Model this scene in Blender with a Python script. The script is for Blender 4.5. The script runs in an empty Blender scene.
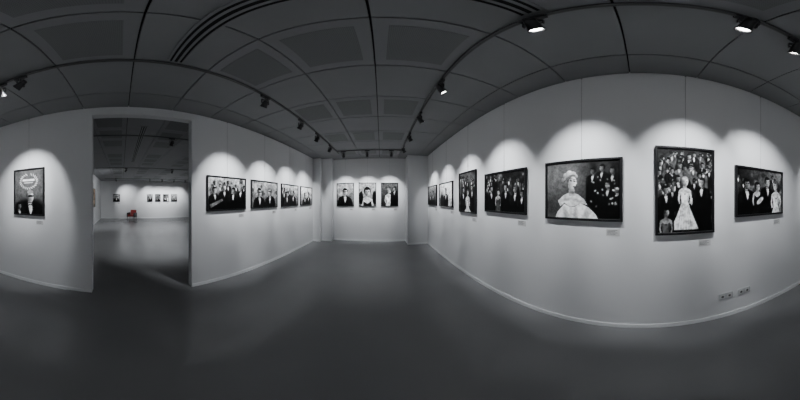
import bpy, bmesh, math, numpy as np
from mathutils import Vector, Matrix

scene = bpy.context.scene
rng = np.random.RandomState(7)
CAMZ = 1.52; CH = 3.0
XR = 1.55; XL = -2.37; YB = 5.85; YREAR = -3.6; WT = 0.12
FX = -13.1; FY0 = -1.66; FY1 = 6.6
S = 0.347

# ------------------------------------------------------------------ materials
def mat(name, col, rough=0.6, metal=0.0, noise=0.0, nscale=8.0, bump=0.0, emis=None, spec=0.5):
    m = bpy.data.materials.new(name); m.use_nodes = True
    nt = m.node_tree; b = nt.nodes['Principled BSDF']
    b.inputs['Base Color'].default_value = (*col, 1)
    b.inputs['Roughness'].default_value = rough
    b.inputs['Metallic'].default_value = metal
    b.inputs['Specular IOR Level'].default_value = spec
    if noise > 0 or bump > 0:
        tc = nt.nodes.new('ShaderNodeTexCoord'); n = nt.nodes.new('ShaderNodeTexNoise')
        n.inputs['Scale'].default_value = nscale; n.inputs['Detail'].default_value = 6
        nt.links.new(tc.outputs['Object'], n.inputs['Vector'])
        r = nt.nodes.new('ShaderNodeMapRange')
        r.inputs['From Min'].default_value = .25; r.inputs['From Max'].default_value = .75
        r.inputs['To Min'].default_value = 1 - noise; r.inputs['To Max'].default_value = 1 + noise
        nt.links.new(n.outputs['Fac'], r.inputs['Value'])
        mx = nt.nodes.new('ShaderNodeVectorMath'); mx.operation = 'SCALE'
        mx.inputs[0].default_value = col
        nt.links.new(r.outputs['Result'], mx.inputs['Scale'])
        nt.links.new(mx.outputs['Vector'], b.inputs['Base Color'])
        if bump > 0:
            bp = nt.nodes.new('ShaderNodeBump'); bp.inputs['Strength'].default_value = bump
            bp.inputs['Distance'].default_value = .002
            nt.links.new(n.outputs['Fac'], bp.inputs['Height']); nt.links.new(bp.outputs['Normal'], b.inputs['Normal'])
    if emis:
        b.inputs['Emission Color'].default_value = (1, .98, .95, 1)
        b.inputs['Emission Strength'].default_value = emis
    return m

M_wall = mat('wall_paint', (.62, .625, .635), .75, noise=.02, nscale=1.5)
M_base = mat('baseboard_paint', (.72, .73, .74), .5, noise=.01)
M_floor = mat('floor_grey_vinyl', (.178, .181, .185), .25, noise=.06, nscale=1.2, bump=.04)
M_tile = mat('ceiling_tile_grey', (.215, .218, .226), .7, noise=.03, nscale=3)
M_gap = mat('ceiling_void_dark', (.010, .010, .010), .9, noise=.02)
M_black = mat('black_satin', (.006, .006, .007), .45, noise=.05, nscale=20, spec=.2)
M_blackm = mat('black_lamp_metal', (.03, .03, .032), .4, metal=.3, noise=.05, nscale=30)
M_track = mat('track_grey_metal', (.10, .10, .103), .45, metal=.2, noise=.03)
M_silver = mat('lamp_reflector', (.6, .6, .62), .25, metal=.9, noise=.02)
M_lens = mat('lamp_lens', (.9, .9, .9), .3, emis=25.0)
M_wire = mat('steel_wire', (.25, .25, .26), .4, metal=.5, noise=.02)
M_card = mat('label_card', (.45, .45, .45), .6, noise=.02)
M_ink = mat('label_ink', (.12, .12, .12), .7, noise=.02)
M_socket = mat('socket_plastic', (.42, .43, .44), .4, noise=.02)
M_dark = mat('socket_recess', (.05, .05, .05), .6, noise=.02)
M_slat = mat('diffuser_slat', (.22, .223, .23), .5, metal=.1, noise=.02)
M_red = mat('red_upholstery', (.20, .016, .016), .7, noise=.1, nscale=30, bump=.2)
M_leg = mat('chair_black_leg', (.03, .03, .03), .4, noise=.02)
M_back = mat('frame_backing', (.08, .07, .06), .8, noise=.05)

M_perf = bpy.data.materials.new('ceiling_perforated'); M_perf.use_nodes = True
nt = M_perf.node_tree; b = nt.nodes['Principled BSDF']; b.inputs['Roughness'].default_value = .8
tc = nt.nodes.new('ShaderNodeTexCoord'); vo = nt.nodes.new('ShaderNodeTexVoronoi')
vo.inputs['Scale'].default_value = 90; vo.inputs['Randomness'].default_value = 0
cr = nt.nodes.new('ShaderNodeValToRGB')
cr.color_ramp.elements[0].position = .26; cr.color_ramp.elements[0].color = (.06, .06, .062, 1)
cr.color_ramp.elements[1].position = .38; cr.color_ramp.elements[1].color = (.17, .173, .178, 1)
nt.links.new(tc.outputs['Object'], vo.inputs['Vector']); nt.links.new(vo.outputs['Distance'], cr.inputs['Fac'])
nt.links.new(cr.outputs['Color'], b.inputs['Base Color'])

M_print = bpy.data.materials.new('bw_photo_print'); M_print.use_nodes = True
nt = M_print.node_tree; b = nt.nodes['Principled BSDF']; b.inputs['Roughness'].default_value = .5
b.inputs['Specular IOR Level'].default_value = .1
at = nt.nodes.new('ShaderNodeVertexColor'); at.layer_name = 'photo'
nt.links.new(at.outputs['Color'], b.inputs['Base Color'])

# ------------------------------------------------------------------ mesh helpers
class MB:
    def __init__(s): s.v = []; s.f = []; s.m = []; s.mats = []
    def mi(s, m):
        if m not in s.mats: s.mats.append(m)
        return s.mats.index(m)
    def box(s, x0, x1, y0, y1, z0, z1, m, M=None):
        b = len(s.v)
        P = [(x0,y0,z0),(x1,y0,z0),(x1,y1,z0),(x0,y1,z0),(x0,y0,z1),(x1,y0,z1),(x1,y1,z1),(x0,y1,z1)]
        s.v += [tuple(M @ Vector(p)) if M else p for p in P]
        k = s.mi(m)
        for f in [(0,3,2,1),(4,5,6,7),(0,1,5,4),(1,2,6,5),(2,3,7,6),(3,0,4,7)]:
            s.f.append(tuple(b+i for i in f)); s.m.append(k)
    def lathe(s, prof, m, M, n=20, cap0=True, cap1=True):
        b = len(s.v); k = s.mi(m)
        for r, z in prof:
            for i in range(n):
                a = 2*math.pi*i/n
                s.v.append(tuple(M @ Vector((r*math.cos(a), r*math.sin(a), z))))
        for j in range(len(prof)-1):
            for i in range(n):
                s.f.append((b+j*n+i, b+j*n+(i+1)%n, b+(j+1)*n+(i+1)%n, b+(j+1)*n+i)); s.m.append(k)
        if cap0: s.f.append(tuple(b+i for i in reversed(range(n)))); s.m.append(k)
        if cap1: s.f.append(tuple(b+(len(prof)-1)*n+i for i in range(n))); s.m.append(k)
    def obj(s, name, parent=None, bevel=0, smooth=False, loc=None, rotz=0):
        me = bpy.data.meshes.new(name); me.from_pydata(s.v, [], s.f)
        for m in s.mats: me.materials.append(m)
        me.polygons.foreach_set('material_index', s.m)
        bm = bmesh.new(); bm.from_mesh(me); bmesh.ops.recalc_face_normals(bm, faces=bm.faces); bm.to_mesh(me); bm.free()
        if smooth:
            me.polygons.foreach_set('use_smooth', [True]*len(me.polygons))
        o = bpy.data.objects.new(name, me); scene.collection.objects.link(o)
        if smooth:
            e = o.modifiers.new('es', 'EDGE_SPLIT'); e.split_angle = math.radians(35)
        if bevel:
            e = o.modifiers.new('bv', 'BEVEL'); e.width = bevel; e.segments = 2; e.limit_method = 'ANGLE'
        if parent: o.parent = parent
        if loc: o.location = loc
        o.rotation_euler[2] = rotz
        return o

def empty(name, loc=(0,0,0), rotz=0):
    e = bpy.data.objects.new(name, None); scene.collection.objects.link(e)
    e.location = loc; e.rotation_euler[2] = rotz; e.empty_display_size = .1
    return e

# ------------------------------------------------------------------ room shell
DY0, DY1, DH = -0.43, 1.07, 2.86
b = MB(); b.box(FX-.2, XR+.2, YREAR-.2, FY1+.2, -.1, 0, M_floor); b.obj('floor')
b = MB(); b.box(FX-.2, XR+.2, YREAR-.2, FY1+.2, CH+.03, CH+.12, M_gap); b.obj('ceiling')
ZT = CH+.03
b = MB(); b.box(XR, XR+.12, YREAR-.12, YB+.12, 0, ZT, M_wall); b.obj('wall_right')
b = MB()
b.box(XL-WT, XL, YREAR-.12, DY0, 0, ZT, M_wall)
b.box(XL-WT, XL, DY1, FY1, 0, ZT, M_wall)
b.box(XL-WT, XL, DY0, DY1, DH, ZT, M_wall); b.obj('wall_left')
b = MB(); b.box(XL, XR, YB, YB+.12, 0, ZT, M_wall)
b.obj('wall_back')
b = MB(); b.box(XL, XL+.28, 5.42, YB, 0, ZT, M_wall); b.box(XL+.28, XL+.66, 5.6, YB, 0, ZT, M_wall); b.obj('wall_pier_left')
b = MB(); b.box(.875, XR, 5.32, YB, 0, ZT, M_wall); b.obj('wall_pier_right')
b = MB(); b.box(XL, XR, YREAR-.12, YREAR, 0, ZT, M_wall); b.obj('wall_rear')
b = MB(); b.box(FX-.12, FX, FY0-.12, FY1+.12, 0, ZT, M_wall); b.obj('wall_far_room_end')
b = MB(); b.box(FX, XL-WT, FY0-.12, FY0, 0, ZT, M_wall); b.obj('wall_far_room_left')
b = MB(); b.box(FX, XL-WT, FY1, FY1+.12, 0, ZT, M_wall); b.obj('wall_far_room_right')

BH, BT = .06, .012
def bb(name, boxes):
    q = MB()
    for x0, x1, y0, y1 in boxes: q.box(x0, x1, y0, y1, 0, BH, M_base)
    q.obj(name, bevel=.002)
bb('baseboard_right', [(XR-BT, XR, YREAR, 5.32)])
bb('baseboard_left', [(XL, XL+BT, YREAR, DY0), (XL, XL+BT, DY1, 5.42)])
bb('baseboard_back', [(XL+.66, .875, YB-BT, YB), (XL, XL+.28, 5.42-BT, 5.42), (XL+.28, XL+.66, 5.6-BT, 5.6), (.875, XR-BT, 5.32-BT, 5.32), (.875-BT, .875, 5.32, YB)])
bb('baseboard_far_room', [(FX, FX+BT, FY0, FY1), (FX, XL-WT, FY0, FY0+BT)])

PX, PY = .64, .65; OX, OY = -.05, .10; G = .006
def tiles(name, X0, X1, Y0, Y1):
    q = MB()
    i0 = math.floor((X0-OX)/PX)-1; i1 = math.ceil((X1-OX)/PX)+1
    j0 = math.floor((Y0-OY)/PY)-1; j1 = math.ceil((Y1-OY)/PY)+1
    for i in range(i0, i1):
        for j in range(j0, j1):
            a0 = max(OX+i*PX, X0)+G; a1 = min(OX+(i+1)*PX, X1)-G
            c0 = max(OY+j*PY, Y0)+G; c1 = min(OY+(j+1)*PY, Y1)-G
            if a1-a0 < .03 or c1-c0 < .03: continue
            q.box(a0, a1, c0, c1, CH, CH+.025, M_tile)
            full = (a1-a0 > .6 and c1-c0 > .6)
            perf = full and (j % 2 == 1) and (i in (-2, -1, 0) or (i < -3 and i % 4 != 0))
            if perf:
                n = .085
                q.box(a0+n, a1-n, c0+n, c1-n, CH-.003, CH+.001, M_perf)
    return q.obj(name)
tiles('ceiling_tiles', XL, XR, YREAR, YB)
tiles('ceiling_tiles', FX, XL-WT, FY0, FY1)

def diffuser(x0, x1, yc):
    q = MB(); w = .07
    q.box(x0, x1, yc-w, yc+w, CH-.004, CH, M_gap)
    for t in (-w, -.032, .014, w-.018):
        q.box(x0, x1, yc+t, yc+t+.018, CH-.010, CH-.004, M_slat)
    q.box(x0, x0+.01, yc-w, yc+w, CH-.010, CH-.004, M_slat); q.box(x1-.01, x1, yc-w, yc+w, CH-.010, CH-.004, M_slat)
    q.obj('linear_air_diffuser')
diffuser(-1.28, .56, .43)
diffuser(-6.4, -3.1, .43)

def track(x0, y0, x1, y1):
    q = MB(); w = .013; h = .022
    if abs(x1-x0) < abs(y1-y0):
        q.box(x0-w, x0+w, y0, y1, CH-h, CH, M_track); q.box(x0-.005, x0+.005, y0+.01, y1-.01, CH-h-.001, CH-h, M_dark)
    else:
        q.box(x0, x1, y0-w, y0+w, CH-h, CH, M_track); q.box(x0+.01, x1-.01, y0-.005, y0+.005, CH-h-.001, CH-h, M_dark)
    q.obj('ceiling_lighting_track')
TXR, TXL = .60, -1.31
track(TXR, -3.3, TXR, 5.0); track(TXL, -3.3, TXL, 5.0); track(TXL+.03, 4.75, TXR-.03, 4.75)
track(-3.6, -1.2, -3.6, 6.0); track(-7.6, -1.2, -7.6, 6.0); track(-11.6, -1.2, -11.6, 6.2)

def spot(x, y, tx, ty, tz, power=40, ang=59, blend=.5, along='y', core=1.35, up=.2):
    z0 = CH-.022; sc = .82
    e = empty('track_spotlight', (x, y, z0))
    K = Matrix.Scale(sc, 4)
    q = MB(); a = .07
    if along == 'y': q.box(-.015, .015, -a, a, -.032, -.001, M_blackm)
    else: q.box(-a, a, -.015, .015, -.032, -.001, M_blackm)
    q.lathe([(.009, -.07), (.009, -.028)], M_blackm, Matrix(), 10)
    piv = Vector((0, 0, -.125))
    base = Vector((x, y, z0)) + piv
    d = (Vector((tx, ty, tz)) - base).normalized()
    d2 = (Vector((tx, ty, tz+up)) - base).normalized()
    yaw = math.atan2(d.y, d.x)
    Y = Matrix.Translation(piv) @ Matrix.Rotation(yaw, 4, 'Z') @ K
    q.box(-.012, .012, -.066, .066, .062, .068, M_blackm, Y)
    q.box(-.012, .012, -.066, -.061, -.01, .066, M_blackm, Y)
    q.box(-.012, .012, .061, .066, -.01, .066, M_blackm, Y)
    R = Matrix.Translation(piv) @ d.to_track_quat('Z', 'Y').to_matrix().to_4x4() @ K
    q.lathe([(.008, -.064), (.008, .064)], M_blackm, Y @ Matrix.Rotation(math.pi/2, 4, 'X'), 10)
    q.lathe([(.022, -.085), (.038, -.08), (.038, -.072), (.030, -.070), (.030, -.064), (.040, -.062), (.040, -.054), (.031, -.052),
             (.031, -.046), (.042, -.044), (.044, .0), (.048, .04), (.056, .062), (.057, .075), (.052, .075), (.044, .05)], M_blackm, R, 24, True, False)
    q.lathe([(.050, .072), (.040, .058)], M_silver, R, 24, False, False)
    q.lathe([(.0405, .056), (.0405, .060)], M_lens, R, 24)
    q.obj('lamp_head', parent=e, smooth=True)
    for nm, pw, an, bl, dd in (('lamp_beam', power, ang, blend, d), ('lamp_core', power*core, 42, 1.0, d2)):
        if pw <= 0: continue
        l = bpy.data.lights.new(nm, 'SPOT'); l.energy = pw; l.spot_size = math.radians(an); l.spot_blend = bl
        l.shadow_soft_size = .03; l.color = (.95, .975, 1.0)
        lo = bpy.data.objects.new(nm, l); scene.collection.objects.link(lo); lo.parent = e
        lo.location = piv + d*.075; lo.rotation_euler = dd.to_track_quat('-Z', 'Y').to_euler()
    return e

PW = 90
for y, ty in [(4.35, 4.72), (3.42, 3.72), (2.48, 2.66), (1.58, 1.68), (.456, .57), (-.455, -.43), (-.83, -1.38)]:
    spot(TXR, y, XR, ty, 1.56, PW)
for y, ty in [(4.1, 4.83), (3.22, 3.85), (2.48, 2.79), (1.55, 1.76), (-1.17, -1.49)]:
    spot(TXL, y, XL, ty, 1.54, PW*1.3)
spot(TXL, -.92, -1.5, YREAR, 1.4, PW*.7)
spot(TXR, -2.2, XR, -2.9, 1.6, PW); spot(TXL, -2.4, XL, -3.0, 1.6, PW)  # two unseen spots behind the camera, added to balance the light
for x, tx in [(-1.1, -1.28), (-.40, -.48), (.30, .30)]:
    spot(x, 4.75, tx, YB, 1.55, PW*1.2, along='x')
for y, ty in [(-.4, .56), (2.0, 2.2), (2.9, 3.0), (3.8, 3.7), (4.7, 4.6)]:
    spot(-11.6, y, FX, ty, 1.55, PW*2.0, 72, .8, core=.5)
spot(-3.6, 1.13, -5.6, .7, 0.0, PW*2.2, 84, .9, core=0)
spot(-7.6, .2, -9.5, FY0, 1.2, PW*2.6, 100, .8, core=0)  # this and the next three: extra spots added to lighten the far room
spot(-7.6, 2.4, -9, 2.0, 0.3, PW*2.8, 100, .8, core=0)
spot(-3.6, 3.2, -5.0, 2.4, .4, PW*2.6, 90, .8, core=0)
spot(-7.6, 4.6, -7.0, FY1, 1.2, PW*2.6, 90, core=0)

# ------------------------------------------------------------------ picture painting
def vnoise(shape, cells):
    h, w = shape; ch = max(2, int(cells*h/max(h, w)))+2; cw = max(2, int(cells*w/max(h, w)))+2
    g = rng.uniform(-1, 1, (ch, cw))
    yy = np.linspace(0, ch-1.001, h); xx = np.linspace(0, cw-1.001, w)
    y0 = yy.astype(int); x0 = xx.astype(int); fy = (yy-y0)[:, None]; fx = (xx-x0)[None, :]
    fy = fy*fy*(3-2*fy); fx = fx*fx*(3-2*fx)
    return (g[y0][:, x0]*(1-fy)*(1-fx)+g[y0+1][:, x0]*fy*(1-fx)+g[y0][:, x0+1]*(1-fy)*fx+g[y0+1][:, x0+1]*fy*fx)

class Cv:
    def __init__(s, asp, bg, n=130):
        s.h = n; s.w = max(8, int(n*asp)); s.asp = asp
        ys, xs = np.mgrid[0:s.h+1, 0:s.w+1]
        s.x = xs/s.w*asp; s.y = ys/s.h
        s.c = np.full(s.x.shape, float(bg))
    def put(s, mask, v): s.c = s.c*(1-mask) + v*mask
    def ell(s, cx, cy, rx, ry, v, rot=0, soft=.06, a=1):
        dx = s.x-cx; dy = s.y-cy; c, q = math.cos(rot), math.sin(rot)
        u = (dx*c+dy*q)/rx; w = (-dx*q+dy*c)/ry
        d = np.sqrt(u*u+w*w)
        m = np.clip((1-d)/soft+.5, 0, 1); m = m*m*(3-2*m)
        s.put(m*a, v)
    def sph(s, cx, cy, rx, ry, v, lx=.4, ly=.4, rot=0, k=.5):
        dx = s.x-cx; dy = s.y-cy; c, q = math.cos(rot), math.sin(rot)
        u = (dx*c+dy*q)/rx; w = (-dx*q+dy*c)/ry
        d = np.sqrt(u*u+w*w); m = np.clip((1-d)/.14+.5, 0, 1)
        sh = 1-k*np.clip(.5-(dx/rx*lx+dy/ry*ly)*.8, 0, 1)
        s.put(m, v*sh)
    def poly(s, pts, v, a=1):
        ins = np.zeros(s.x.shape, bool); n = len(pts)
        for i in range(n):
            x0, y0 = pts[i]; x1, y1 = pts[(i+1) % n]
            if y0 == y1: continue
            ins ^= ((y0 > s.y) != (y1 > s.y)) & (s.x < (x1-x0)*(s.y-y0)/(y1-y0)+x0)
        s.put(ins.astype(float)*a, v)
    def grad(s, v0, v1, horiz=False):
        t = s.x/s.asp if horiz else s.y
        s.c = v0+(v1-v0)*t
    def blur(s, k=1):
        for _ in range(k):
            p = np.pad(s.c, 1, mode='edge')
            s.c = (p[1:-1,1:-1]*2+p[:-2,1:-1]+p[2:,1:-1]+p[1:-1,:-2]+p[1:-1,2:])/6
    def bokeh(s, n, lo, hi, y0=0, y1=1, x0=0, x1=None, r=.04):
        x1 = x1 or s.asp
        for _ in range(n):
            rr = r*rng.uniform(.4, 1.2)
            s.ell(rng.uniform(x0, x1), rng.uniform(y0, y1), rr, rr*rng.uniform(.7, 1.4), rng.uniform(lo, hi), soft=.7, a=.75)
    def head(s, x, y, r, skin=.68, hair=.08, fem=False, turn=0.0, shades=False, tilt=0):
        L = .7 if turn >= 0 else -.7
        if fem:
            s.sph(x-.12*r*turn, y+.18*r, r*.78, r*.95, hair, L, .5, k=.6)
            s.sph(x-.38*r*turn, y-.15*r, r*.55, r*.65, hair*.8, L, .5, k=.6)
        else:
            s.sph(x-.12*r*turn, y+.25*r, r*.70, r*.86, hair, L, .5)
        s.sph(x+.14*r*turn, y-.14*r, r*.58, r*.86, skin, L, .3, rot=tilt, k=.65)
        ex = x+.24*r*turn
        s.ell(x+.1*r*turn, y+.68*r, .55*r, .28*r, hair, soft=.3)
        if shades: s.ell(ex, y+.04*r, .56*r, .17*r, .03)
        else:
            s.ell(ex-.27*r, y+.06*r, .17*r, .10*r, skin*.35, soft=.7, a=.9); s.ell(ex+.25*r, y+.06*r, .15*r, .10*r, skin*.35, soft=.7, a=.9)
        s.ell(ex+.10*r*turn, y-.30*r, .13*r, .09*r, skin*.5, soft=.9, a=.8)
        s.ell(ex+.03*r*turn, y-.58*r, .22*r, .07*r, skin*.4, soft=.7, a=.85)
    def man(s, x, y, r, skin=.65, hair=.07, suit=.03, turn=0, shades=False, tie=True, bottom=-.1):
        s.poly([(x-.36*r, y-.5*r), (x+.36*r, y-.5*r), (x+.5*r, y-1.5*r), (x-.5*r, y-1.5*r)], skin*.5)
        lean = rng.uniform(-.25, .25)*r
        s.poly([(x-.45*r, y-1.0*r), (x-1.3*r, y-1.45*r+lean), (x-1.85*r, y-1.9*r+lean), (x-2.15*r, y-3.2*r), (x-2.2*r, bottom), (x+2.1*r, bottom), (x+2.15*r, y-3.2*r), (x+1.85*r, y-1.9*r-lean), (x+1.3*r, y-1.45*r-lean), (x+.45*r, y-1.0*r)], suit)
        t = .25*r*turn
        s.ell(x-1.5*r+t, y-2.6*r, .35*r, 1.2*r, suit+.10, soft=1.2, a=.7); s.ell(x+1.3*r+t, y-2.6*r, .3*r, 1.2*r, suit+.08, soft=1.2, a=.7)
        s.poly([(x-.36*r, y-1.1*r), (x+.36*r, y-1.1*r), (x+.32*r+t, y-2.1*r), (x+t, y-3.2*r), (x-.28*r+t, y-2.1*r)], .88)
        if tie: s.poly([(x-.3*r+t*.3, y-1.15*r), (x+t*.3, y-1.3*r), (x+.3*r+t*.3, y-1.15*r), (x+.3*r+t*.3, y-1.5*r), (x+t*.3, y-1.38*r), (x-.3*r+t*.3, y-1.5*r)], .03)
        s.head(x, y, r, skin, hair, turn=turn, shades=shades)
    def woman(s, x, y, r, skin=.78, hair=.6, dress=.9, turn=0, bottom=-.1, wide=1.9):
        s.poly([(x-.3*r, y-.5*r), (x+.3*r, y-.5*r), (x+.42*r, y-1.6*r), (x-.42*r, y-1.6*r)], skin*.6)
        s.poly([(x-.3*r, y-1.2*r), (x-.9*r, y-1.5*r), (x-1.3*r, y-1.8*r), (x-1.5*r, y-3.6*r), (x-1.2*r, y-4.6*r), (x-.95*r, y-4.4*r), (x-1.15*r, y-3.4*r), (x-.95*r, y-2.5*r), (x+.95*r, y-2.5*r), (x+1.15*r, y-3.4*r), (x+.95*r, y-4.4*r), (x+1.2*r, y-4.6*r), (x+1.5*r, y-3.6*r), (x+1.3*r, y-1.8*r), (x+.9*r, y-1.5*r), (x+.3*r, y-1.2*r)], skin*.85)
        s.poly([(x-.95*r, y-2.1*r), (x-.4*r, y-2.35*r), (x, y-2.75*r), (x+.4*r, y-2.35*r), (x+.95*r, y-2.1*r), (x+.72*r, y-4.2*r), (x+1.1*r, y-5.4*r), (x+wide*r, bottom), (x-wide*r, bottom), (x-1.1*r, y-5.4*r), (x-.72*r, y-4.2*r)], dress)
        for k in range(6):
            xx = x+(k-2.5)*.25*r; xb = x+(k-2.5)*.6*r
            hh = y-4.3*r
            s.ell((xx+xb)/2, (hh+bottom)/2, .09*r, max(.02, (hh-bottom)*.48), dress*.55, rot=math.atan2(-(xx-xb), max(.05, hh-bottom)), soft=1.2, a=.6)
        s.ell(x+.7*r, y-3.2*r, .25*r, .9*r, dress*.5, soft=1.2, a=.6)
        s.head(x, y, r, skin, hair, fem=True, turn=turn)
    def crowd(s, n, y0, y1, r, lo=.25, hi=.6):
        ps = sorted([(rng.uniform(y0, y1), rng.uniform(0, s.asp)) for _ in range(n)], reverse=True)
        for y, x in ps:
            rr = r*rng.uniform(.8, 1.2)
            s.man(x, y, rr, rng.uniform(lo, hi), rng.choice([.05, .1, .3]), rng.choice([.03, .08, .2, .35]), rng.uniform(-1, 1), tie=rng.rand() < .5)
            if rng.rand() < .4:
                s.poly([(x-.6*r, y-.35*r), (x+.6*r, y-.35*r), (x+.6*r, y+.3*r), (x-.6*r, y+.3*r)], .04)
                s.ell(x, y, .28*r, .28*r, .35); s.ell(x, y, .18*r, .18*r, .05)
                s.ell(x+.7*r, y-.2*r, .25*r, .35*r, .6, soft=.4)
    def done(s, tex=.3):
        n = vnoise(s.c.shape, 9)*.5+vnoise(s.c.shape, 24)*.6+vnoise(s.c.shape, 60)*.6
        s.c = s.c*(1+tex*n)+.02*n
        s.blur(1)
        return np.clip(s.c, .01, 1)

def pic_R5():
    c = Cv(1.36, .22, 180); c.grad(.40, .10, True)
    c.ell(.15, .75, .5, .45, .46, soft=1.4, a=.8); c.ell(.3, .2, .5, .3, .25, soft=1.4, a=.7)
    c.bokeh(18, .02, .25, .3, 1, .8, 1.36, .12); c.blur(5)
    for x, y, r in [(.90, .82, .06), (1.06, .87, .06), (1.24, .82, .065)]: c.man(x, y, r, rng.uniform(.5, .7), .04, .03, -1)
    c.man(1.16, .58, .07, .6, .05, .03, -1); c.man(1.31, .5, .07, .5, .05, .03, -1)
    c.poly([(.84, -.1), (.90, .3), (1.05, .42), (1.2, .36), (1.36, .4), (1.36, -.1)], .05)
    for k in range(26): c.ell(rng.uniform(.86, 1.34), rng.uniform(.2, .75), .02, .014, rng.uniform(.4, .95), soft=.5, rot=rng.uniform(0, 3))
    c.blur(2)
    c.poly([(.14, -.1), (.22, .10), (.36, .25), (.46, .20), (.56, .20), (.68, .26), (.82, .19), (.94, .08), (1.04, -.1)], .95)
    c.ell(.40, .05, .05, .16, .6, rot=.4, soft=1.3, a=.6); c.ell(.58, .02, .04, .16, .62, rot=.0, soft=1.3, a=.6); c.ell(.76, .04, .05, .15, .58, rot=-.5, soft=1.3, a=.6)
    c.poly([(.36, .27), (.28, .20), (.23, .31), (.35, .41), (.48, .46), (.62, .42), (.74, .33), (.80, .23), (.69, .26), (.56, .21), (.46, .2)], .82)
    c.ell(.40, .33, .09, .025, .6, rot=.2, soft=1.2, a=.6); c.ell(.62, .31, .09, .025, .62, rot=-.2, soft=1.2, a=.6)
    c.poly([(.45, .54), (.45, .40), (.57, .40), (.555, .52)], .68)
    c.ell(.51, .455, .065, .025, .40, soft=1, a=.8)
    for hx, hy, hr, hv in [(.37, .60, .06, .6), (.36, .67, .065, .72), (.40, .74, .07, .85), (.46, .78, .07, .95), (.53, .77, .06, .9), (.41, .66, .08, .75), (.47, .72, .08, .88), (.58, .735, .04, .78)]:
        c.sph(hx, hy, hr, hr*1.05, hv, .3, .8, k=.5)
    for q in range(9): c.ell(.35+.025*q, .64+.024*min(q, 5), .05, .006, .35, rot=.9-.14*q, soft=1.0, a=.6)
    c.ell(.50, .635, .095, .14, .34, rot=-.25, soft=.5, a=.7)
    c.sph(.515, .62, .076, .120, .97, .7, .3, rot=-.25, k=.4)
    c.poly([(.582, .665), (.608, .612), (.580, .598)], .9)
    c.ell(.555, .655, .026, .012, .12, rot=-.3, soft=.8); c.ell(.55, .688, .033, .007, .25, rot=-.3, soft=.9); c.ell(.492, .665, .026, .012, .15, rot=-.2, soft=.8); c.ell(.488, .697, .03, .007, .3, soft=.9)
    c.ell(.554, .553, .026, .012, .15, rot=-.15, soft=.7)
    return c.done(.14)
def pic_R6():
    c = Cv(.69, .18, 190); c.bokeh(20, .05, .35, .6, 1); c.crowd(34, .68, .98, .034, .4, .9); c.crowd(10, .45, .66, .04, .2, .6)
    c.bokeh(10, .1, .3, .05, .35, r=.05)
    c.man(.55, .60, .058, .85, .15, .012, turn=-.6, bottom=-.1)
    c.woman(.33, .60, .058, .97, .85, .97, turn=.5, bottom=.03, wide=3.0)
    c.man(.09, .50, .05, .6, .05, .04, turn=1); c.woman(.10, .24, .055, .75, .06, .35, turn=.4)
    return c.done()
def pic_R7():
    c = Cv(1.34, .08, 150); c.grad(.05, .5, True); c.bokeh(25, .03, .5, .5, 1, r=.08); c.blur(2)
    c.crowd(6, .72, .87, .05, .3, .6)
    c.man(.24, .66, .11, .65, .05, .02, turn=1); c.woman(.54, .62, .095, .8, .06, .10, turn=.8)
    c.man(.84, .74, .11, .85, .05, .02, turn=.8); c.woman(1.14, .66, .12, .97, .4, .92, turn=-.8, wide=2.3)
    c.ell(.62, .3, .12, .05, .8, rot=.7, soft=.4)
    return c.done()
def pic_R4():
    c = Cv(1.46, .12, 150); c.bokeh(40, .02, .6, .4, 1, r=.06); c.crowd(22, .62, .95, .045, .35, .85)
    c.man(.24, .6, .09, .75, .05, .02, turn=1); c.woman(.54, .5, .08, .8, .1, .3, turn=.3); c.man(.84, .62, .095, .78, .04, .02, turn=-.5)
    c.man(1.17, .56, .095, .8, .3, .03, turn=-1); c.man(1.38, .45, .08, .6, .05, .04, turn=-1); return c.done()
def pic_R3():
    c = Cv(.83, .3); c.bokeh(16, .05, .5, .6, 1, r=.08); c.crowd(14, .68, .94, .05, .4, .85)
    c.man(.2, .56, .08, .7, .05, .02, turn=1); c.man(.68, .6, .08, .7, .05, .03, turn=-.5); c.woman(.45, .48, .075, .9, .3, .95, bottom=-.05, wide=2.8)
    return c.done()
def pic_R2():
    c = Cv(1.45, .75); c.grad(.8, 1); c.ell(.3, .3, .3, .4, .55, soft=1)
    c.man(.78, .66, .13, .6, .1, .05, turn=-.5); c.ell(.3, .2, .25, .3, .15, soft=.4); return c.done()
def pic_R1():
    c = Cv(1.4, .35); c.grad(.12, .6); c.man(.4, .6, .12); c.man(.9, .62, .12, turn=-1); return c.done()
def pic_B1():
    c = Cv(.73, .4); c.grad(.35, .6); c.bokeh(10, .2, .8, .5, 1, r=.08); c.man(.36, .62, .16, .9, .04, .04, shades=True)
    return c.done()
def pic_B2():
    c = Cv(.73, .45); c.grad(.5, .65); c.woman(.36, .62, .2, .95, .04, .12, turn=.2, wide=1.6)
    c.ell(.08, .35, .09, .3, .05, soft=.3); c.ell(.68, .35, .09, .3, .05, soft=.3); return c.done()
def pic_B3():
    c = Cv(.73, .1); c.grad(.1, .35); c.bokeh(10, .05, .6, .6, 1); c.woman(.32, .66, .12, .95, .5, .98, turn=1, wide=2.6); c.man(.6, .76, .09, .7, .04, .03, turn=-1); return c.done()
def pic_P1():
    c = Cv(1.44, .3); c.grad(.35, .75); c.bokeh(24, .1, .85, .5, 1, r=.09); c.blur(2)
    c.crowd(7, .72, .86, .06, .5, .8)
    c.man(.22, .60, .1, .8, .05, .02, turn=1); c.man(.58, .7, .1, .8, .3, .02, turn=.4); c.man(.94, .6, .1, .8, .05, .02, turn=-.6); c.man(1.26, .7, .1, .7, .5, .03, turn=-1)
    c.poly([(.05, .16), (.5, .34), (.54, .28), (.1, .06)], .75, a=.6); return c.done()
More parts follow.
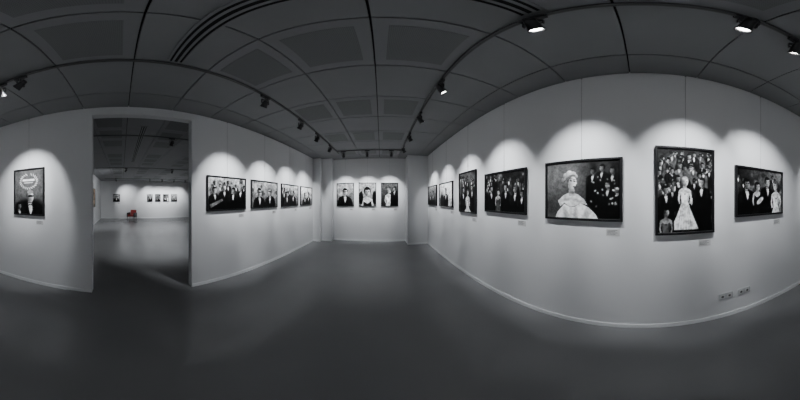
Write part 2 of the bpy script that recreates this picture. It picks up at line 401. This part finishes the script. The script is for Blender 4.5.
def pic_P2():
    c = Cv(1.5, .45); c.grad(.35, .65); c.bokeh(15, .1, .8, .5, 1, r=.08); c.man(.4, .58, .16, .85, .06, .02, turn=.6, shades=True); c.man(1.05, .62, .16, .85, .5, .03, turn=-.6, shades=True); return c.done()
def pic_P3():
    c = Cv(1.5, .5); c.grad(.3, .8); c.crowd(7, .65, .8, .08, .4, .8); c.man(.45, .55, .13, .8, .1, .1); c.man(1.05, .6, .13, .8, .08, .04, turn=-1); return c.done()
def pic_P4():
    c = Cv(1.5, .6); c.grad(.5, 1); c.man(.5, .55, .14, .6, .06, .03, turn=1); c.man(1.05, .6, .14, .6, .06, .03, turn=-1); return c.done()
def pic_L0():
    c = Cv(.75, .42, 150); c.grad(.25, .38); c.ell(.4, .65, .5, .4, .46, soft=1.4, a=.6)
    for k in range(22):
        a = math.radians(105+k*15.5)
        c.ell(.38+.22*math.cos(a), .74+.16*math.sin(a), .036, .011, .85, rot=a+.7, soft=.6)
    c.poly([(.22, .79), (.54, .79), (.54, .745), (.22, .745)], .95); c.poly([(.26, .72), (.50, .72), (.50, .70), (.26, .70)], .85)
    c.ell(.4, .08, .42, .26, .07, soft=.5)
    c.man(.42, .40, .14, .97, .6, .02, turn=.5, shades=True); c.man(.12, .18, .08, .6, .05, .02, turn=1)
    return c.done(.12)

def photo(W, H, data, x, y, z0, facing, label=True, wire=True, fw=.024, dep=.04, tint=None):
    rz = {'right': -math.pi/2, 'left': math.pi/2, 'back': 0, 'side': math.pi}[facing]
    e = empty('framed_photograph', (x, y, z0), rz)
    fm = M_black
    q = MB(); hw, hh = W/2, H
    def ring(w, y0): return [(-hw+w, y0, w), (hw-w, y0, w), (hw-w, y0, hh-w), (-hw+w, y0, hh-w)]
    rings = [ring(0, -.008), ring(0, -dep+.002), ring(.002, -dep), ring(fw-.004, -dep), ring(fw, -dep+.004), ring(fw, -dep+.016)]
    k = q.mi(fm)
    for r in rings: q.v += r
    for j in range(len(rings)-1):
        for i in range(4):
            q.f.append((j*4+i, j*4+(i+1) % 4, (j+1)*4+(i+1) % 4, (j+1)*4+i)); q.m.append(k)
    q.f.append((3, 2, 1, 0)); q.m.append(q.mi(M_back))
    q.obj('frame', parent=e)
    h1, w1 = data.shape
    us = np.linspace(-hw+fw-.001, hw-fw+.001, w1); vs = np.linspace(fw-.001, hh-fw+.001, h1)
    U, V = np.meshgrid(us, vs)
    co = np.stack([U, np.full(U.shape, -dep+.014), V], -1).reshape(-1, 3)
    idx = np.arange(h1*w1).reshape(h1, w1)
    F = np.stack([idx[:-1, :-1], idx[:-1, 1:], idx[1:, 1:], idx[1:, :-1]], -1).reshape(-1, 4)
    me = bpy.data.meshes.new('print'); me.from_pydata(co.tolist(), [], F.tolist()); me.materials.append(M_print)
    ca = me.color_attributes.new('photo', 'FLOAT_COLOR', 'POINT')
    g = (data.reshape(-1)**2.5)*.92
    t = tint or (1, 1, 1)
    colr = np.stack([g*t[0], g*t[1], g*t[2], np.ones_like(g)], -1)
    ca.data.foreach_set('color', colr.reshape(-1).astype(np.float32))
    o = bpy.data.objects.new('print', me); scene.collection.objects.link(o); o.parent = e
    if wire:
        q = MB(); q.lathe([(.0018, H-.01), (.0018, CH-z0-.001)], M_wire, Matrix.Translation((0, -.005, 0)), 6)
        q.box(-.008, .008, -.009, -.001, CH-z0-.012, CH-z0, M_wire)
        q.box(-.01, .01, -.009, -.006, H-.02, H+.012, M_wire)
        q.obj('hanging_wire', parent=e)
    if label:
        q = MB(); lx = hw-.16
        q.box(lx, lx+.13, -.003, 0, -.145, -.075, M_card)
        for i in range(4): q.box(lx+.01, lx+.11-.02*(i % 2), -.0036, -.003, -.09-.013*i, -.085-.013*i, M_ink)
        lo = q.obj('wall_label'); lo.matrix_world = Matrix.Translation((x, y, z0)) @ Matrix.Rotation(rz, 4, 'Z')
    return e

def wallpic(W_y0, W_y1, z0, z1, fn, facing):
    X = XR if facing == 'right' else XL
    photo(abs(W_y1-W_y0), z1-z0, fn(), X, (W_y0+W_y1)/2, z0, facing)
wallpic(5.18, 4.36, 1.34, 1.93, pic_R1, 'right')
wallpic(4.13, 3.29, 1.34, 1.93, pic_R2, 'right')
wallpic(2.97, 2.35, 1.27, 2.04, pic_R3, 'right')
wallpic(2.09, 1.26, 1.33, 1.91, pic_R4, 'right')
wallpic(.984, .165, 1.31, 1.92, pic_R5, 'right')
wallpic(-.137, -.73, 1.18, 2.035, pic_R6, 'right')
wallpic(-.987, -1.77, 1.32, 1.905, pic_R7, 'right')
wallpic(1.33, 2.19, 1.32, 1.92, pic_P1, 'left')
wallpic(2.34, 3.23, 1.33, 1.92, pic_P2, 'left')
wallpic(3.40, 4.27, 1.33, 1.92, pic_P3, 'left')
wallpic(4.42, 5.27, 1.33, 1.92, pic_P4, 'left')
wallpic(-1.786, -1.187, 1.25, 2.04, pic_L0, 'left')
for x0, x1, fn in [(-1.60, -.965, pic_B1), (-.79, -.17, pic_B2), (0, .61, pic_B3)]:
    photo(x1-x0, .84, fn(), (x0+x1)/2, YB, 1.27, 'back')
def yf(px): return 13.1/math.tan(math.radians(-(px-381)*S))
for a0, a1, fn in [(113, 120, pic_B1), (147, 152.5, pic_P1), (155, 160.5, pic_R4), (163, 168.5, pic_R7), (171, 177, pic_P2)]:
    y0, y1 = yf(a0), yf(a1)
    photo(y1-y0, .62, fn(), FX, (y0+y1)/2, 1.32, 'left')
photo(.8, 1.1, pic_B2(), -9.7, FY0, 1.05, 'side', label=False, tint=(1.1, .75, .5))

def sockets(yc, n):
    q = MB(); w = .085*n
    q.box(XR-.010, XR, yc-w/2, yc+w/2, .30, .385, M_socket)
    for i in range(n):
        c = yc-w/2+.0425+.085*i
        q.lathe([(.030, 0), (.030, .002)], M_card, Matrix.Translation((XR-.012, c, .3425)) @ Matrix.Rotation(math.pi/2, 4, 'Y'), 20)
        q.lathe([(.016, 0), (.016, .001)], M_dark, Matrix.Translation((XR-.0135, c, .3425)) @ Matrix.Rotation(math.pi/2, 4, 'Y'), 20)
        for t in (-.009, .009): q.lathe([(.003, 0), (.003, .002)], M_silver, Matrix.Translation((XR-.0155, c+t, .3425)) @ Matrix.Rotation(math.pi/2, 4, 'Y'), 8)
        q.box(XR-.0115, XR-.0099, c-.041, c-.040, .302, .383, M_dark)
    q.obj('wall_socket_plate')
sockets(-.88, 2); sockets(-1.12, 2)

e = empty('red_armchair', (-12.5, .78, 0), math.radians(60)); e.scale = (.8, .8, .8)
q = MB(); q.box(-.29, .29, -.33, .18, .28, .44, M_red); q.obj('seat', e, bevel=.04)
q = MB(); q.box(-.30, .30, .18, .32, .40, .92, M_red, Matrix.Rotation(math.radians(-8), 4, 'X')); q.obj('backrest', e, bevel=.05)
q = MB(); q.box(-.41, -.30, -.32, .30, .22, .64, M_leg); q.obj('arm_left', e, bevel=.04)
q = MB(); q.box(.30, .41, -.32, .30, .22, .64, M_leg); q.obj('arm_right', e, bevel=.04)
for i, (lx, ly) in enumerate([(-.34, -.27), (.34, -.27), (-.34, .25), (.34, .25)]):
    q = MB(); q.lathe([(.016, 0), (.026, .24)], M_leg, Matrix.Translation((lx, ly, 0)), 12); q.obj('leg_%d' % (i+1), e)

w = bpy.data.worlds.new('World'); scene.world = w; w.use_nodes = True
w.node_tree.nodes['Background'].inputs[0].default_value = (.05, .05, .055, 1)

cam = bpy.data.cameras.new('camera'); co = bpy.data.objects.new('camera', cam); scene.collection.objects.link(co)
co.location = (0, 0, CAMZ); co.rotation_euler = (math.pi/2, 0, -math.radians((400-381)*S))
cam.type = 'PANO'
cc = cam.cycles if hasattr(cam, 'cycles') else cam
cc.panorama_type = 'EQUIRECTANGULAR'
cc.longitude_min = -math.radians(400*S); cc.longitude_max = math.radians(400*S)
cc.latitude_max = math.radians(199.3*S); cc.latitude_min = -math.radians(200.7*S)
cam.clip_end = 100
scene.camera = co
